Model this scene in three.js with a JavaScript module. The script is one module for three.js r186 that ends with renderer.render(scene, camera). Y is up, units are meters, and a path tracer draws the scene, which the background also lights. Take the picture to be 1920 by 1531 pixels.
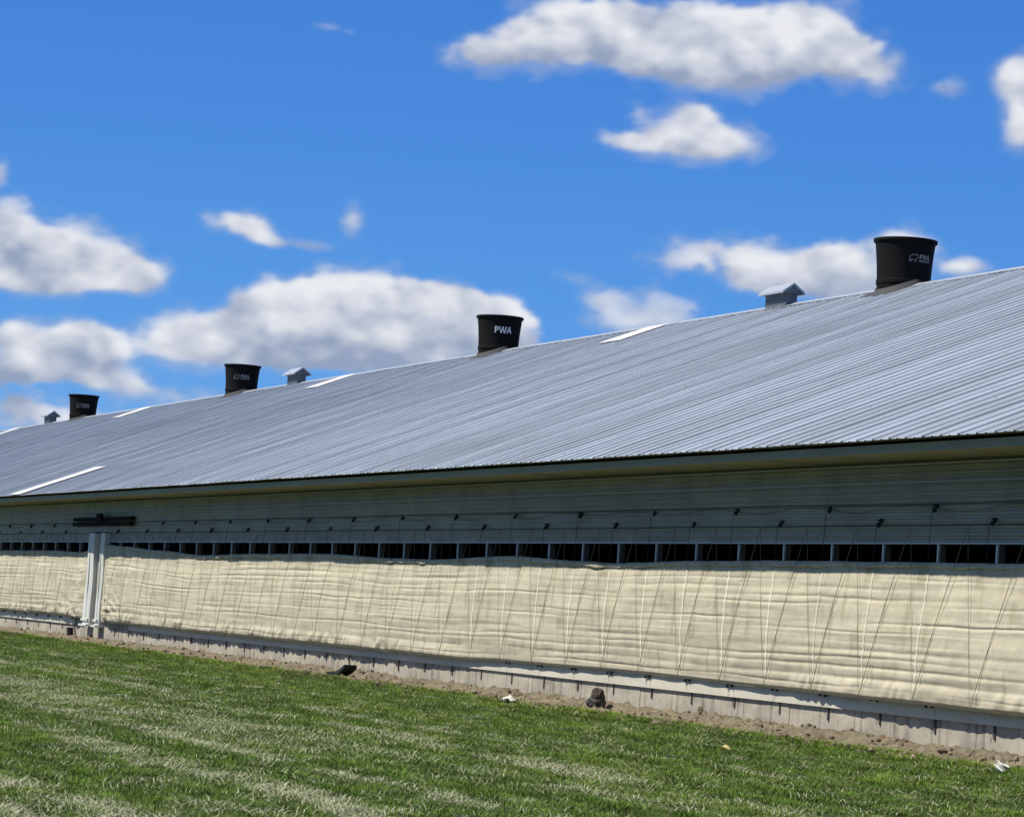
import * as THREE from 'three';
import { mergeGeometries, toCreasedNormals } from 'three/addons/utils/BufferGeometryUtils.js';
import { ImprovedNoise } from 'three/addons/math/ImprovedNoise.js';

// ------------------------------------------------------------------ camera, sky, sun, exposure
const scene = new THREE.Scene();
const camera = new THREE.PerspectiveCamera(15.57, 1024 / 816, 0.5, 4000);
camera.position.set(0, 1.12, 16.29);
camera.quaternion.setFromRotationMatrix(new THREE.Matrix4().makeBasis(
  new THREE.Vector3(0.37236, 0.06264, -0.92597), new THREE.Vector3(0.04098, 0.99564, 0.08383), new THREE.Vector3(0.92718, -0.06916, 0.36817)));
scene.add(camera);
const renderer = new THREE.WebGLRenderer({ antialias: true });
renderer.toneMapping = THREE.LinearToneMapping;
renderer.toneMappingExposure = 1.25;
renderer.shadowMap.enabled = true;
renderer.setSize(1024, 816);

const SUN = new THREE.Vector3(-Math.sin(0.30) * Math.cos(0.943), Math.sin(0.943), Math.cos(0.30) * Math.cos(0.943)).normalize();
const sun = new THREE.DirectionalLight(new THREE.Color(1.0, 0.952, 0.83), 4.9);
sun.position.copy(SUN).multiplyScalar(120).add(new THREE.Vector3(-60, 0, 0));
sun.target.position.set(-60, 0, 0);
sun.castShadow = true;
sun.shadow.mapSize.set(4096, 4096);
Object.assign(sun.shadow.camera, { left: -90, right: 90, top: 60, bottom: -60, near: 10, far: 260 });
scene.add(sun, sun.target);

const P = new ImprovedNoise();
const n3 = (x, y, z) => P.noise(x + 31.7, y + 11.3, z + 57.1);
const fbm = (x, y, z, o) => { let a = 1, s = 0, t = 0; for (let i = 0; i < o; i++) { s += a * n3(x, y, z); t += a; x *= 2.03; y *= 2.03; z *= 2.03; a *= 0.52; } return s / t; };
const rough = (x, y, z, o) => { let a = 1, s = 0, t = 0; for (let i = 0; i < o; i++) { s += a * n3(x, y, z); t += a; x *= 2.07; y *= 2.07; z *= 2.07; a *= .64; } return s / t; };
const clamp = (x, a = 0, b = 1) => Math.min(b, Math.max(a, x));
const smooth = (a, b, x) => { const t = clamp((x - a) / (b - a)); return t * t * (3 - 2 * t); };
const lerp = (a, b, t) => a + (b - a) * t;
let seed = 20240611;
const rnd = () => { seed = (seed + 0x6D2B79F5) | 0; let t = Math.imul(seed ^ (seed >>> 15), 1 | seed); t = (t + Math.imul(t ^ (t >>> 7), 61 | t)) ^ t; return ((t ^ (t >>> 14)) >>> 0) / 4294967296; };
const rr = (a, b) => a + (b - a) * rnd();

// clouds: azimuth, elevation, half width, half height (degrees), weight; fair-weather cumulus to the west, more of the same all round
const LOBES = [[-159.6,10.68,0.72,0.31,0.6],[-158.78,10.88,0.82,0.46,0.8],[-157.97,11.18,0.82,0.56,1],[-157.15,11.22,0.92,0.70,1],[-156.0,11.15,1.13,0.80,1.1],[-154.86,11.08,1.13,0.74,1.1],[-153.74,11.26,1.02,0.77,1.1],[-152.92,11.29,0.77,0.61,1.1],[-151.98,10.93,0.72,0.56,1],[-155.45,10.72,1.13,0.30,0.6],[-154.22,10.74,0.92,0.38,.9],[-150.27,10.53,0.39,0.2,0.55],[-155.28,9.40,0.85,0.40,1],[-155.10,9.76,0.34,0.28,0.8],[-156.3,9.2,0.77,0.23,0.8],[-154.7,9.22,0.72,0.29,0.85],[-149.11,10.79,0.36,0.36,1],[-148.9,10.34,0.41,0.61,1],[-148.95,9.69,0.26,0.36,0.6],[-168.17,6.68,0.56,0.61,1],[-167.82,6.11,0.77,0.56,1],[-167.04,6.37,0.67,0.53,1.1],[-166.76,6.04,0.87,0.41,1],[-166.01,6.15,0.51,0.49,1],[-165.54,5.98,0.49,0.33,0.9],[-167.64,5.72,1.13,0.2,0.6],[-168.02,4.73,0.46,0.31,0.8],[-167.2,4.48,0.82,0.43,1],[-166.57,4.74,0.56,0.43,1],[-166.15,4.51,0.51,0.39,0.9],[-167.53,4.16,1.13,0.23,0.7],[-163.57,5.46,0.51,0.41,1],[-162.96,5.56,0.67,0.59,1.1],[-161.96,5.83,0.92,0.53,1.2],[-161.03,5.79,0.92,0.56,1.2],[-160.1,5.75,0.92,0.56,1.2],[-159.23,5.71,0.82,0.51,1.2],[-158.5,5.57,0.56,0.46,1.1],[-158.13,5.42,0.31,0.31,0.8],[-162.11,5.06,1.84,0.46,1.1],[-160.06,5.14,1.94,0.51,1.1],[-163.0,4.62,2.1,0.30,0.85],[-164.46,5.09,0.82,0.36,0.65],[-164.95,4.8,0.8,0.38,0.55],[-163.99,7.14,0.39,0.27,0.8],[-163.48,7.07,0.36,0.27,0.8],[-163.05,6.83,0.61,0.18,0.5],[-162.28,6.83,0.46,0.14,0.4],[-161.63,7.44,0.17,0.41,0.5],[-155.14,7.03,0.8,0.36,0.55],[-153.79,6.85,0.95,0.42,.65],[-152.38,7.2,0.56,0.39,1],[-152.97,6.79,1.13,0.41,0.6],[-151.07,7.47,0.72,0.36,0.9],[-151.95,6.74,1.7,0.45,.7],[-149.84,7.14,0.51,0.18,0.75],[-156.73,6.14,0.43,0.26,0.55],[-155.49,6.06,0.9,0.30,0.45],[-157.17,6.55,0.4,0.16,0.4],[-154.3,7.35,0.7,0.24,0.45],[-156.1,5.75,1.0,0.22,0.45],[-164.6,3.7,0.9,0.2,0.4],[-168.2,3.95,0.6,0.2,0.5],[-167.79,3.58,0.82,0.31,0.7],[-165.7,3.94,0.7,0.24,0.7],[-166.41,3.93,0.31,0.15,0.5],[-166.75,3.15,2.2,0.32,0.7],[-167.52,4.0,0.92,0.18,0.5],[-162.44,11.0,0.37,0.12,0.4],[-161.94,10.92,0.2,0.1,0.3],[-168.39,7.67,0.15,0.26,0.5]];
{
  const W = 4096, H = 4096, D2R = Math.PI / 180;
  const data = new Float32Array(W * H * 4);
  const air = (el) => {            // clear air, linear
    const k = [[0, .30, .50, .78], [3, .145, .390, .810], [6, .098, .318, .770], [9, .073, .262, .725], [12.5, .054, .215, .660], [25, .045, .155, .46], [50, .034, .105, .33], [90, .03, .088, .28]];
    let i = 0; while (i < k.length - 2 && k[i + 1][0] < el) i++;
    const t = clamp((el - k[i][0]) / (k[i + 1][0] - k[i][0]));
    return [1, 2, 3].map(c => lerp(k[i][c], k[i + 1][c], t));
  };
  // many more clouds of the same sort around the rest of the sky
  const more = [];
  const inView = (az, el) => az > -171 && az < -146 && el < 14;
  for (let i = 0; i < 150; i++) {
    const az = rr(-180, 180), el = 3 + 50 * Math.pow(rnd(), 1.7), s = lerp(0.6, 3.2, smooth(3, 40, el)) * rr(0.6, 1.3);
    if (inView(az, el)) { continue; }
    const n = 3 + Math.floor(rnd() * 5);
    for (let j = 0; j < n; j++) { const a2 = az + rr(-2.2, 2.2) * s / Math.cos(el * D2R), e2 = Math.max(2, el + rr(-0.35, 0.5) * s); if (!inView(a2, e2)) more.push([a2, e2, rr(.6, 1.3) * s, rr(.35, .8) * s, rr(.6, 1.1)]); }
  }
  const all = LOBES.concat(more);
  const dens = new Float32Array(W * H / 2), top = new Float32Array(W * H / 2);
  for (const [az, el, rx, ry, w] of all) {
    const R = 1.85, cw = Math.cos(el * D2R);
    const v0 = Math.max(0, Math.floor((el - R * ry) / 180 * H)), v1 = Math.min(H / 2 - 1, Math.ceil((el + R * ry) / 180 * H));
    const u0 = Math.floor(((az - R * rx / cw) / 360 + .5) * W), u1 = Math.ceil(((az + R * rx / cw) / 360 + .5) * W);
    for (let v = v0; v <= v1; v++) for (let uu = u0; uu <= u1; uu++) {
      const u = ((uu % W) + W) % W, dx = ((uu + .5) / W * 360 - 180 - az) * cw / rx, dy = ((v + .5) / H * 180 - el) / ry;
      const q = 1 - (dx * dx + dy * dy) / (R * R); if (q <= 0) continue;
      const g = (w + .18) * q * q * q, k = v * W + u;
      dens[k] += g; top[k] += g * dy;
    }
  }
  for (let v = 0; v < H; v++) {
    const el = (v + .5) / H * 180 - 90, a = air(Math.max(0, el)), ce = Math.cos(el * D2R), se = Math.sin(el * D2R);
    for (let u = 0; u < W; u++) {
      const k = (v * W + u) * 4;
      let [r, g, b] = a;
      if (el > 0) {
        const kk = (v - H / 2) * W + u, d = dens[kk];
        if (d > 0.02) {
          const az = ((u + .5) / W * 360 - 180) * D2R, x = ce * Math.cos(az), z = ce * Math.sin(az);
          const S = 62 * (inView(az / D2R, el) ? 1 : 1);
          const n = rough(x * S, se * S * 1.25, z * S, 7), n2 = fbm(x * S * .42 + 9, se * S * .62, z * S * .42, 3);
          let bl = 0, am = .5, fr = S * 1.7; for (let o = 0; o < 4; o++) { bl += am * (1 - 2.2 * Math.abs(n3(x * fr + o * 7, se * fr * 1.2, z * fr))); fr *= 2.1; am *= .52; }
          const lift = clamp(top[kk] / d, -1.2, 1.2);
          const body = Math.min(d, 1.3) + 1.15 * n + .34 * n2 + .42 * (bl - .55) - .36 - .20 * smooth(-.45, -1.0, lift);
          const thin = smooth(.10, .75, d + .7 * n2 + 1.1 * n) * .40;
          r = lerp(r, .40, thin); g = lerp(g, .475, thin); b = lerp(b, .64, thin);
          const al = smooth(.02, .42, body) * (.30 + .70 * smooth(.3, 1.05, d));
          if (al > 0) {
            const nl = fbm((x + .003) * S * .7, (se + .0065) * S * .9, (z - .002) * S * .7, 4), n0 = fbm(x * S * .7, se * S * .9, z * S * .7, 4);
            const lit = clamp(.55 + .50 * lift + 1.1 * (n0 - nl) + .55 * n2 + .35 * n + .22 * (bl - .5));
            const c = [lerp(.30, .85, lit), lerp(.365, .86, lit), lerp(.51, .89, lit)];
            const f = al * .95;
            r = lerp(r, c[0], f); g = lerp(g, c[1], f); b = lerp(b, c[2], f);
          }
        }
      }
      data[k] = r * .8; data[k + 1] = g * .8; data[k + 2] = b * .8; data[k + 3] = 1;
    }
  }
  const sky = new THREE.DataTexture(data, W, H, THREE.RGBAFormat, THREE.FloatType);
  sky.mapping = THREE.EquirectangularReflectionMapping;
  sky.magFilter = sky.minFilter = THREE.LinearFilter;
  sky.needsUpdate = true;
  scene.background = sky; scene.environment = sky;
}

// ------------------------------------------------------------------ helpers
const names = {};
const numbered = (n) => { names[n] = (names[n] || 0) + 1; return names[n] === 1 ? n : n + '_' + String(names[n] - 1).padStart(3, '0'); };
function put(o, parent = scene) { o.traverse(c => { if (c.isMesh) { c.castShadow = true; c.receiveShadow = true; } }); parent.add(o); return o; }
function part(name, geo, mat, parent) { const m = new THREE.Mesh(geo, mat); m.name = parent === scene ? numbered(name) : name; return put(m, parent); }
function group(name, parent = scene, pos) { const g = new THREE.Group(); g.name = parent === scene ? numbered(name) : name; if (pos) g.position.set(...pos); parent.add(g); return g; }
function tag(o, label, category, grp) { o.userData.label = label; o.userData.category = category; if (grp) o.userData.group = grp; return o; }
function kind(o, k, label) { o.userData.kind = k; if (label) o.userData.label = label; return o; }
// a builder of faceted geometry from quads and triangles
class MB {
  constructor() { this.p = []; this.t = []; }
  tri(a, b, c, ua, ub, uc) { this.p.push(...a, ...b, ...c); this.t.push(...(ua || [a[0], a[1]]), ...(ub || [b[0], b[1]]), ...(uc || [c[0], c[1]])); }
  quad(a, b, c, d, ua, ub, uc, ud) { this.tri(a, b, c, ua, ub, uc); this.tri(a, c, d, ua, uc, ud); }
  box(x0, y0, z0, x1, y1, z1) {
    const q = (a, b, c, d, f) => this.quad(a, b, c, d, f(a), f(b), f(c), f(d));
    const fx = p => [p[2], p[1]], fy = p => [p[0], p[2]], fz = p => [p[0], p[1]];
    q([x0, y0, z1], [x1, y0, z1], [x1, y1, z1], [x0, y1, z1], fz); q([x1, y0, z0], [x0, y0, z0], [x0, y1, z0], [x1, y1, z0], fz);
    q([x1, y0, z1], [x1, y0, z0], [x1, y1, z0], [x1, y1, z1], fx); q([x0, y0, z0], [x0, y0, z1], [x0, y1, z1], [x0, y1, z0], fx);
    q([x0, y1, z1], [x1, y1, z1], [x1, y1, z0], [x0, y1, z0], fy); q([x0, y0, z0], [x1, y0, z0], [x1, y0, z1], [x0, y0, z1], fy);
    return this;
  }
  geo(crease) {
    let g = new THREE.BufferGeometry();
    g.setAttribute('position', new THREE.Float32BufferAttribute(this.p, 3));
    g.setAttribute('uv', new THREE.Float32BufferAttribute(this.t, 2));
    g.computeVertexNormals();
    return crease ? toCreasedNormals(g, crease) : g;
  }
}
// a prism: polygon of (z, y) points extruded along x
function prismX(pts, x0, x1) {
  const m = new MB(); const n = pts.length;
  for (let i = 0; i < n; i++) { const [za, ya] = pts[i], [zb, yb] = pts[(i + 1) % n]; const l = Math.hypot(zb - za, yb - ya);
    m.quad([x0, ya, za], [x1, ya, za], [x1, yb, zb], [x0, yb, zb], [x0, ya], [x1, ya], [x1, ya + l], [x0, ya + l]); }
  const tri = THREE.ShapeUtils.triangulateShape(pts.map(p => new THREE.Vector2(p[0], p[1])), []);
  for (const [a, b, c] of tri) { m.tri([x1, pts[a][1], pts[a][0]], [x1, pts[b][1], pts[b][0]], [x1, pts[c][1], pts[c][0]], pts[a], pts[b], pts[c]); m.tri([x0, pts[a][1], pts[a][0]], [x0, pts[c][1], pts[c][0]], [x0, pts[b][1], pts[b][0]], pts[a], pts[c], pts[b]); }
  return m.geo();
}
function tube(points, r, seg = 1, rad = 5) {
  const c = points.length > 2 ? new THREE.CatmullRomCurve3(points.map(p => new THREE.Vector3(...p))) : new THREE.LineCurve3(new THREE.Vector3(...points[0]), new THREE.Vector3(...points[1]));
  return new THREE.TubeGeometry(c, seg, r, rad, false);
}
function smoothGrid(nu, nv, fn, uvfn) {
  const pos = new Float32Array(nu * nv * 3), uv = new Float32Array(nu * nv * 2), idx = [];
  for (let j = 0; j < nv; j++) for (let i = 0; i < nu; i++) { const k = j * nu + i, p = fn(i, j), t = uvfn(i, j, p); pos.set(p, k * 3); uv.set(t, k * 2); }
  for (let j = 0; j < nv - 1; j++) for (let i = 0; i < nu - 1; i++) { const a = j * nu + i; idx.push(a, a + 1, a + nu + 1, a, a + nu + 1, a + nu); }
  const g = new THREE.BufferGeometry(); g.setAttribute('position', new THREE.BufferAttribute(pos, 3)); g.setAttribute('uv', new THREE.BufferAttribute(uv, 2)); g.setIndex(idx); g.computeVertexNormals(); return g;
}
// tileable value noise for textures
function tileNoise(per, s) {
  const a = new Float32Array(per * per); let q = s >>> 0; for (let i = 0; i < a.length; i++) { q = (Math.imul(q, 1664525) + 1013904223) >>> 0; a[i] = q / 4294967296; }
  return (x, y) => { x = ((x % per) + per) % per; y = ((y % per) + per) % per; const i = Math.floor(x), j = Math.floor(y), fx = x - i, fy = y - j, sx = fx * fx * (3 - 2 * fx), sy = fy * fy * (3 - 2 * fy), i1 = (i + 1) % per, j1 = (j + 1) % per;
    return lerp(lerp(a[j * per + i], a[j * per + i1], sx), lerp(a[j1 * per + i], a[j1 * per + i1], sx), sy); };
}
function tex(w, h, size, fn, srgb = true) {   // size: metres covered [x, y]
  const d = new Uint8Array(w * h * 4);
  for (let j = 0; j < h; j++) for (let i = 0; i < w; i++) { const c = fn(i / w, j / h), k = (j * w + i) * 4; for (let n = 0; n < 3; n++) d[k + n] = clamp(c[n], 0, 255); d[k + 3] = 255; }
  const t = new THREE.DataTexture(d, w, h, THREE.RGBAFormat); t.wrapS = t.wrapT = THREE.RepeatWrapping; t.magFilter = THREE.LinearFilter; t.minFilter = THREE.LinearMipmapLinearFilter; t.generateMipmaps = true;
  if (srgb) t.colorSpace = THREE.SRGBColorSpace; t.repeat.set(1 / size[0], 1 / size[1]); t.needsUpdate = true; return t;
}
const lin = (r, g, b) => new THREE.Color().setRGB(r, g, b);
const std = (o) => new THREE.MeshStandardMaterial({ side: THREE.DoubleSide, ...o });
// multiply-in grain: near-white texture tinted by the material's colour
function grain(w, h, size, amp, f1, f2, s, streak = [1, 1]) {
  const A = tileNoise(f1, s), B = tileNoise(f2, s + 7), C = tileNoise(Math.min(w, 256), s + 13);
  return tex(w, h, size, (u, v) => { const n = .5 * A(u * f1 * streak[0] % f1, v * f1 * streak[1] % f1) + .3 * B(u * f2 * streak[0] % f2, v * f2 * streak[1] % f2) + .2 * C(u * Math.min(w, 256), v * Math.min(w, 256)); const c = 255 * (1 - amp * (1 - n)); return [c, c, c]; });
}

// ------------------------------------------------------------------ materials
const zincMap = grain(512, 512, [1.4, 6], .22, 6, 24, 5);
const zincBump = grain(256, 256, [.8, .8], 1, 5, 20, 9);
const zinc = [1, .93, 1.08, .88].map(k => std({ color: lin(.46 * k, .51 * k, .58 * k), metalness: .38, roughness: .5, map: zincMap }));
const skylightMat = new THREE.MeshPhysicalMaterial({ color: lin(.88, .89, .86), roughness: .35, side: THREE.DoubleSide, map: grain(256, 256, [1.2, 3], .08, 4, 16, 31) });
const capMat = std({ color: lin(.46, .49, .53), metalness: .4, roughness: .4 });
const sidingMat = [1, .95, 1.05].map(k => std({ color: lin(.36 * k, .325 * k, .255 * k), metalness: 0, roughness: .55, map: grain(256, 256, [2, 1], .2, 5, 24, 41) }));
const trimMat = std({ color: lin(.45, .47, .48), metalness: .1, roughness: .5 });
const soffitMat = std({ color: lin(.33, .31, .215), roughness: .7, map: grain(256, 256, [1.5, 1.5], .25, 5, 22, 51) });
const fasciaMat = std({ color: lin(.33, .31, .215), roughness: .6, map: grain(256, 256, [3, .5], .2, 5, 22, 53) });
const darkMat = new THREE.MeshPhysicalMaterial({ side: THREE.DoubleSide, specularIntensity: .25, color: lin(.006, .005, .005), roughness: .85 });
const ironMat = std({ color: lin(.03, .028, .026), roughness: .7, metalness: .4 });
const rustMat = std({ color: lin(.045, .036, .03), roughness: .85 });
const studMat = std({ color: lin(.84, .82, .78), roughness: .7, map: grain(256, 256, [.2, 1], .2, 5, 24, 61) });
const postInMat = std({ color: lin(.13, .10, .075), roughness: .8 });
const insideMat = std({ color: lin(.34, .33, .31), roughness: .9 });
const concreteMat = (() => {
  const A = tileNoise(8, 3), B = tileNoise(32, 4), C = tileNoise(128, 6), S = tileNoise(64, 8);
  const map = tex(1024, 256, [4.88, 1.2], (u, v) => {
    const stain = smooth(.62, .9, S(u * 64, v * 1.0)) * (.4 + .6 * B(u * 32, v * 8));
    const n = .5 * A(u * 8, v * 4 % 8) + .3 * B(u * 32, v * 16) + .2 * C(u * 128, v * 64 % 128);
    const k = .80 + .32 * n - .24 * stain; return [214 * k, 208 * k, 201 * k]; });
  const bump = grain(256, 256, [.6, .6], 1, 8, 40, 71);
  return [1, .94, .97, 1.03].map(k => std({ color: lin(.56 * k, .54 * k, .475 * k), roughness: .9, map, bumpMap: bump, bumpScale: .003 }));
})();
const boardMat = [1, .96].map(k => std({ color: lin(.66 * k, .615 * k, .51 * k), roughness: .6, map: grain(512, 128, [3, .4], .16, 6, 30, 81) }));
const whiteMat = std({ color: lin(.735, .735, .69), roughness: .45, map: grain(256, 256, [.8, 2], .14, 5, 20, 91) });
const clothMat = std({ color: lin(.50, .46, .36), roughness: .85, map: (() => {
  const A = tileNoise(8, 21), B = tileNoise(40, 22), C = tileNoise(256, 23), S = tileNoise(32, 24);
  return tex(1024, 512, [4.3, 2.2], (u, v) => { const n = .35 * A(u * 8, v * 8) + .3 * B(u * 40, v * 20) + .35 * C(u * 256, v * 256); const st = smooth(.68, .95, S(u * 32, v * 6)); const k = .86 + .2 * n - .09 * st; return [252 * k, 250 * k, (246 - 8 * st) * k]; }); })(),
  bumpMap: grain(256, 256, [.5, .5], 1, 12, 60, 101), bumpScale: .0012 });
const strapMat = std({ color: lin(.65, .61, .485), roughness: .8 });
const fadedTapeMat = std({ color: lin(.565, .525, .42), roughness: .85 });
const ropeMat = std({ color: lin(.21, .18, .12), roughness: .95 });
const cableMat = std({ color: lin(.04, .04, .045), roughness: .6, metalness: .5 });
const blackMat = new THREE.MeshPhysicalMaterial({ side: THREE.DoubleSide, specularIntensity: .35, color: lin(.0045, .0045, .005), roughness: .8, map: grain(256, 256, [.7, .7], .35, 6, 40, 111) });
const leadMat = std({ color: lin(.05, .05, .052), roughness: .8, metalness: 0 });
const ventMat = std({ color: lin(.15, .165, .195), roughness: .55, metalness: .2, map: grain(256, 256, [.6, .6], .2, 6, 30, 121) });

// ------------------------------------------------------------------ ground, dirt
const groundY = (z) => z < 0 ? -.05 : z < 1.15 ? -.02 - .07 * z / 1.15 : z < 18 ? -.09 - .0196 * (z - 1.15) : Math.max(-.7, -.42 - .01 * (z - 18));
const soilMap = (() => { const A = tileNoise(16, 33), B = tileNoise(128, 34); return tex(512, 512, [4, 4], (u, v) => { const n = .5 * A(u * 16, v * 16) + .5 * B(u * 128, v * 128); return [52 + 40 * n, 66 + 42 * n, 28 + 24 * n]; }); })();
{
  const xs = [-900, -300, -160, -100, -70, -50, -30, -10, 20, 100, 500], zs = [-900, -200, -60, -30, -.01, .3, .6, 1.15, 3, 6, 9, 12, 15, 18, 30, 46, 120, 600];
  const g = smoothGrid(xs.length, zs.length, (i, j) => [xs[i], groundY(zs[zs.length - 1 - j]) - .03, zs[zs.length - 1 - j]], (i, j, p) => [p[0], p[2]]);
  kind(part('ground', g, std({ color: lin(1, 1, 1), map: soilMap, roughness: 1 }), scene), 'structure');
}
const dirtH = (x, z) => groundY(z) + .012 + .055 * fbm(x * 1.3, z * 2.1, 3, 3) + .075 * Math.max(0, fbm(x * 5.5, z * 6.5, 7, 3)) + .055 * n3(x * 9, z * 12, 2) + .034 * n3(x * 21, z * 23, 2) + .05 * smooth(.35, 0, z);
{
  const xs = []; for (let x = -14; x > -112; x -= lerp(.032, .075, smooth(25, 70, -x))) xs.push(x); xs.reverse();
  const nz = 42;
  const g = smoothGrid(xs.length, nz, (i, j) => { const z = 1.42 - j / (nz - 1) * 1.46, e = smooth(1.42, 1.15, z); return [xs[i], lerp(groundY(z) - .05, dirtH(xs[i], z), e), z]; }, (i, j, p) => [p[0], p[2]]);
  const A = tileNoise(12, 43), B = tileNoise(64, 44), C = tileNoise(256, 45);
  const map = tex(1024, 512, [3.3, 1.65], (u, v) => { const n = .4 * A(u * 12, v * 6) + .3 * B(u * 64, v * 32) + .3 * C(u * 256, v * 128); const red = smooth(.6, .9, A(u * 12 + 3, v * 6 + 1)); return [78 + 84 * n + 7 * red, 71 + 79 * n - 2 * red, 57 + 68 * n - 6 * red]; });
  kind(part('dirt_strip', g, std({ color: lin(.80, .80, .80), map, roughness: 1 }), scene), 'structure');
  // clods and pebbles lying on it
  const base = new THREE.IcosahedronGeometry(1, 1); { const p = base.attributes.position; for (let i = 0; i < p.count; i++) { const x = p.getX(i), y = p.getY(i), z = p.getZ(i), k = 1 + .35 * n3(x * 1.7, y * 1.7, z * 1.7); p.setXYZ(i, x * k, y * k * .7, z * k); } base.computeVertexNormals(); }
  const N = 3600, im = new THREE.InstancedMesh(base, std({ color: lin(1, 1, 1), roughness: 1 }), N), m = new THREE.Matrix4(), q = new THREE.Quaternion(), c = new THREE.Color();
  for (let i = 0; i < N; i++) {
    const x = -lerp(18, 80, Math.pow(rnd(), 1.35)), z = rr(.02, 1.3), s = .007 + .034 * Math.pow(rnd(), 3);
    q.setFromEuler(new THREE.Euler(rr(0, 6), rr(0, 6), rr(0, 6)));
    m.compose(new THREE.Vector3(x, dirtH(x, z) + s * .2, z), q, new THREE.Vector3(s * rr(.8, 1.5), s, s)); im.setMatrixAt(i, m);
    const k = rr(.6, 1.25); im.setColorAt(i, c.setRGB(.20 * k, .155 * k, .10 * k));
  }
  im.name = 'dirt_clods'; kind(put(im), 'stuff', 'small clods and pebbles scattered on the bare dirt strip');
}

// ------------------------------------------------------------------ the barn
const X0 = -146, X1 = -9;                   // far and near ends
const EAVE_Z = 1.05, EAVE_Y = 3.215, RIDGE_Z = -8.98, TANP = .4015, RIDGE_Y = EAVE_Y + TANP * (EAVE_Z - RIDGE_Z);
const STUD = 1.22, STUD0 = -27.1;
const roofN = new THREE.Vector3(0, 1, TANP).normalize(), SLOPE = Math.hypot(EAVE_Z - RIDGE_Z, RIDGE_Y - EAVE_Y);
const barn = tag(group('livestock_barn', scene), 'long low livestock barn with grey ribbed metal roof and concrete foundation', 'barn');
const roof = group('roof', barn);
const PITCH = .178, SHEET = PITCH * 4;
// height of the metal above the roof plane at a place; slow waves as thin sheets have between their purlins
const wave = (x, s) => .008 * n3(x * .8, s * .95, 4.4) + .0045 * n3(x * 2.6, s * .9, 8.8);
function roofPt(x, s, h) { const t = s / SLOPE; return [x, lerp(EAVE_Y, RIDGE_Y, t) + roofN.y * h, lerp(EAVE_Z, RIDGE_Z, t) + roofN.z * h]; }
function sheetGeo(x0, x1, s0, s1, lift, ragged = 0, low = false) {
  const m = new MB(), pr = [], n = Math.round((x1 - x0) / PITCH);
  for (let k = 0; k < n; k++) { const c = x0 + (k + .5) * PITCH, o = PITCH / 2;
    const lap = k % 2 === 1 && !low, h = low ? .006 : k === n - 1 ? .0195 : lap ? .0165 : .0085, hw = lap ? .018 : .026; pr.push([c - o, 0], [c - hw - .006, 0], [c - .011, h], [c + .012, h], [c + hw, lap ? .003 : 0], [c + o * .66, 0], [c + o * .66 + .008, .0026], [c + o * .66 + .016, 0]); }
  pr.push([x1, 0]);
  const ns = Math.max(2, Math.round((s1 - s0) / .5));
  for (let j = 0; j < ns; j++) { const sa = s0 + (s1 - s0) * j / ns - (j === 0 ? ragged : 0), sb = s0 + (s1 - s0) * (j + 1) / ns;
    for (let i = 0; i < pr.length - 1; i++) {
      const [xa, ha] = pr[i], [xb, hb] = pr[i + 1];
      m.quad(roofPt(xa, sa, ha + lift + wave(xa, sa)), roofPt(xb, sa, hb + lift + wave(xb, sa)), roofPt(xb, sb, hb + lift + wave(xb, sb)), roofPt(xa, sb, ha + lift + wave(xa, sb)), [xa, sa], [xb, sa], [xb, sb], [xa, sb]);
    } }
  return m.geo();
}
const SKY_S0 = (EAVE_Z + 7.82) / (EAVE_Z - RIDGE_Z) * SLOPE;
for (let k = 0; ; k++) {
  const xb = X1 - k * SHEET, xa = xb - SHEET; if (xa < X0) break;
  part('roof_sheet', sheetGeo(xa, xb, 0, SLOPE - .02, 0, rr(-.006, .012)), zinc[Math.floor(rnd() * 4)], roof);
}
for (const x of [-55.6, -75.2, -95.9, -115.4]) part('skylight_panel', sheetGeo(x - PITCH * 3, x + PITCH * 3, SKY_S0, SLOPE - .1, .032, 0, true), skylightMat, roof);
part('skylight_panel', sheetGeo(-69.72 - PITCH * 3, -69.72 + PITCH * 3, -.01, 2.15, .032, 0, true), skylightMat, roof);
{ // unseen deck added under the sheets to stop light leaks, the far slope, and the ridge caps with their gaps over the ribs
  part('light_stop_deck', prismX([[EAVE_Z - .2, EAVE_Y - .035 + .2 * TANP], [RIDGE_Z, RIDGE_Y - .035], [RIDGE_Z, RIDGE_Y - .075], [EAVE_Z - .2, EAVE_Y - .075 + .2 * TANP]], X0 + .02, X1 - .1), insideMat, roof);
  const bz = 2 * RIDGE_Z - EAVE_Z;
  part('rear_roof_slope', prismX([[bz, EAVE_Y], [RIDGE_Z - .02, RIDGE_Y + .004], [RIDGE_Z - .02, RIDGE_Y - .05], [bz, EAVE_Y - .05]], X0, X1), zinc[0], roof);
  for (let k = 0; ; k++) { const b = X1 - k * 3.05, a = b - 3.035; if (a < X0) break; const d = .018 + rr(0, .007), w = .13, t = .004;
    part('ridge_cap', prismX([[RIDGE_Z + w, RIDGE_Y - TANP * w + d], [RIDGE_Z, RIDGE_Y + d + .012], [RIDGE_Z - w, RIDGE_Y - TANP * w + d], [RIDGE_Z - w, RIDGE_Y - TANP * w + d - t], [RIDGE_Z, RIDGE_Y + d + .012 - t], [RIDGE_Z + w, RIDGE_Y - TANP * w + d - t]], a, b), capMat, roof); }
}
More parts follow.
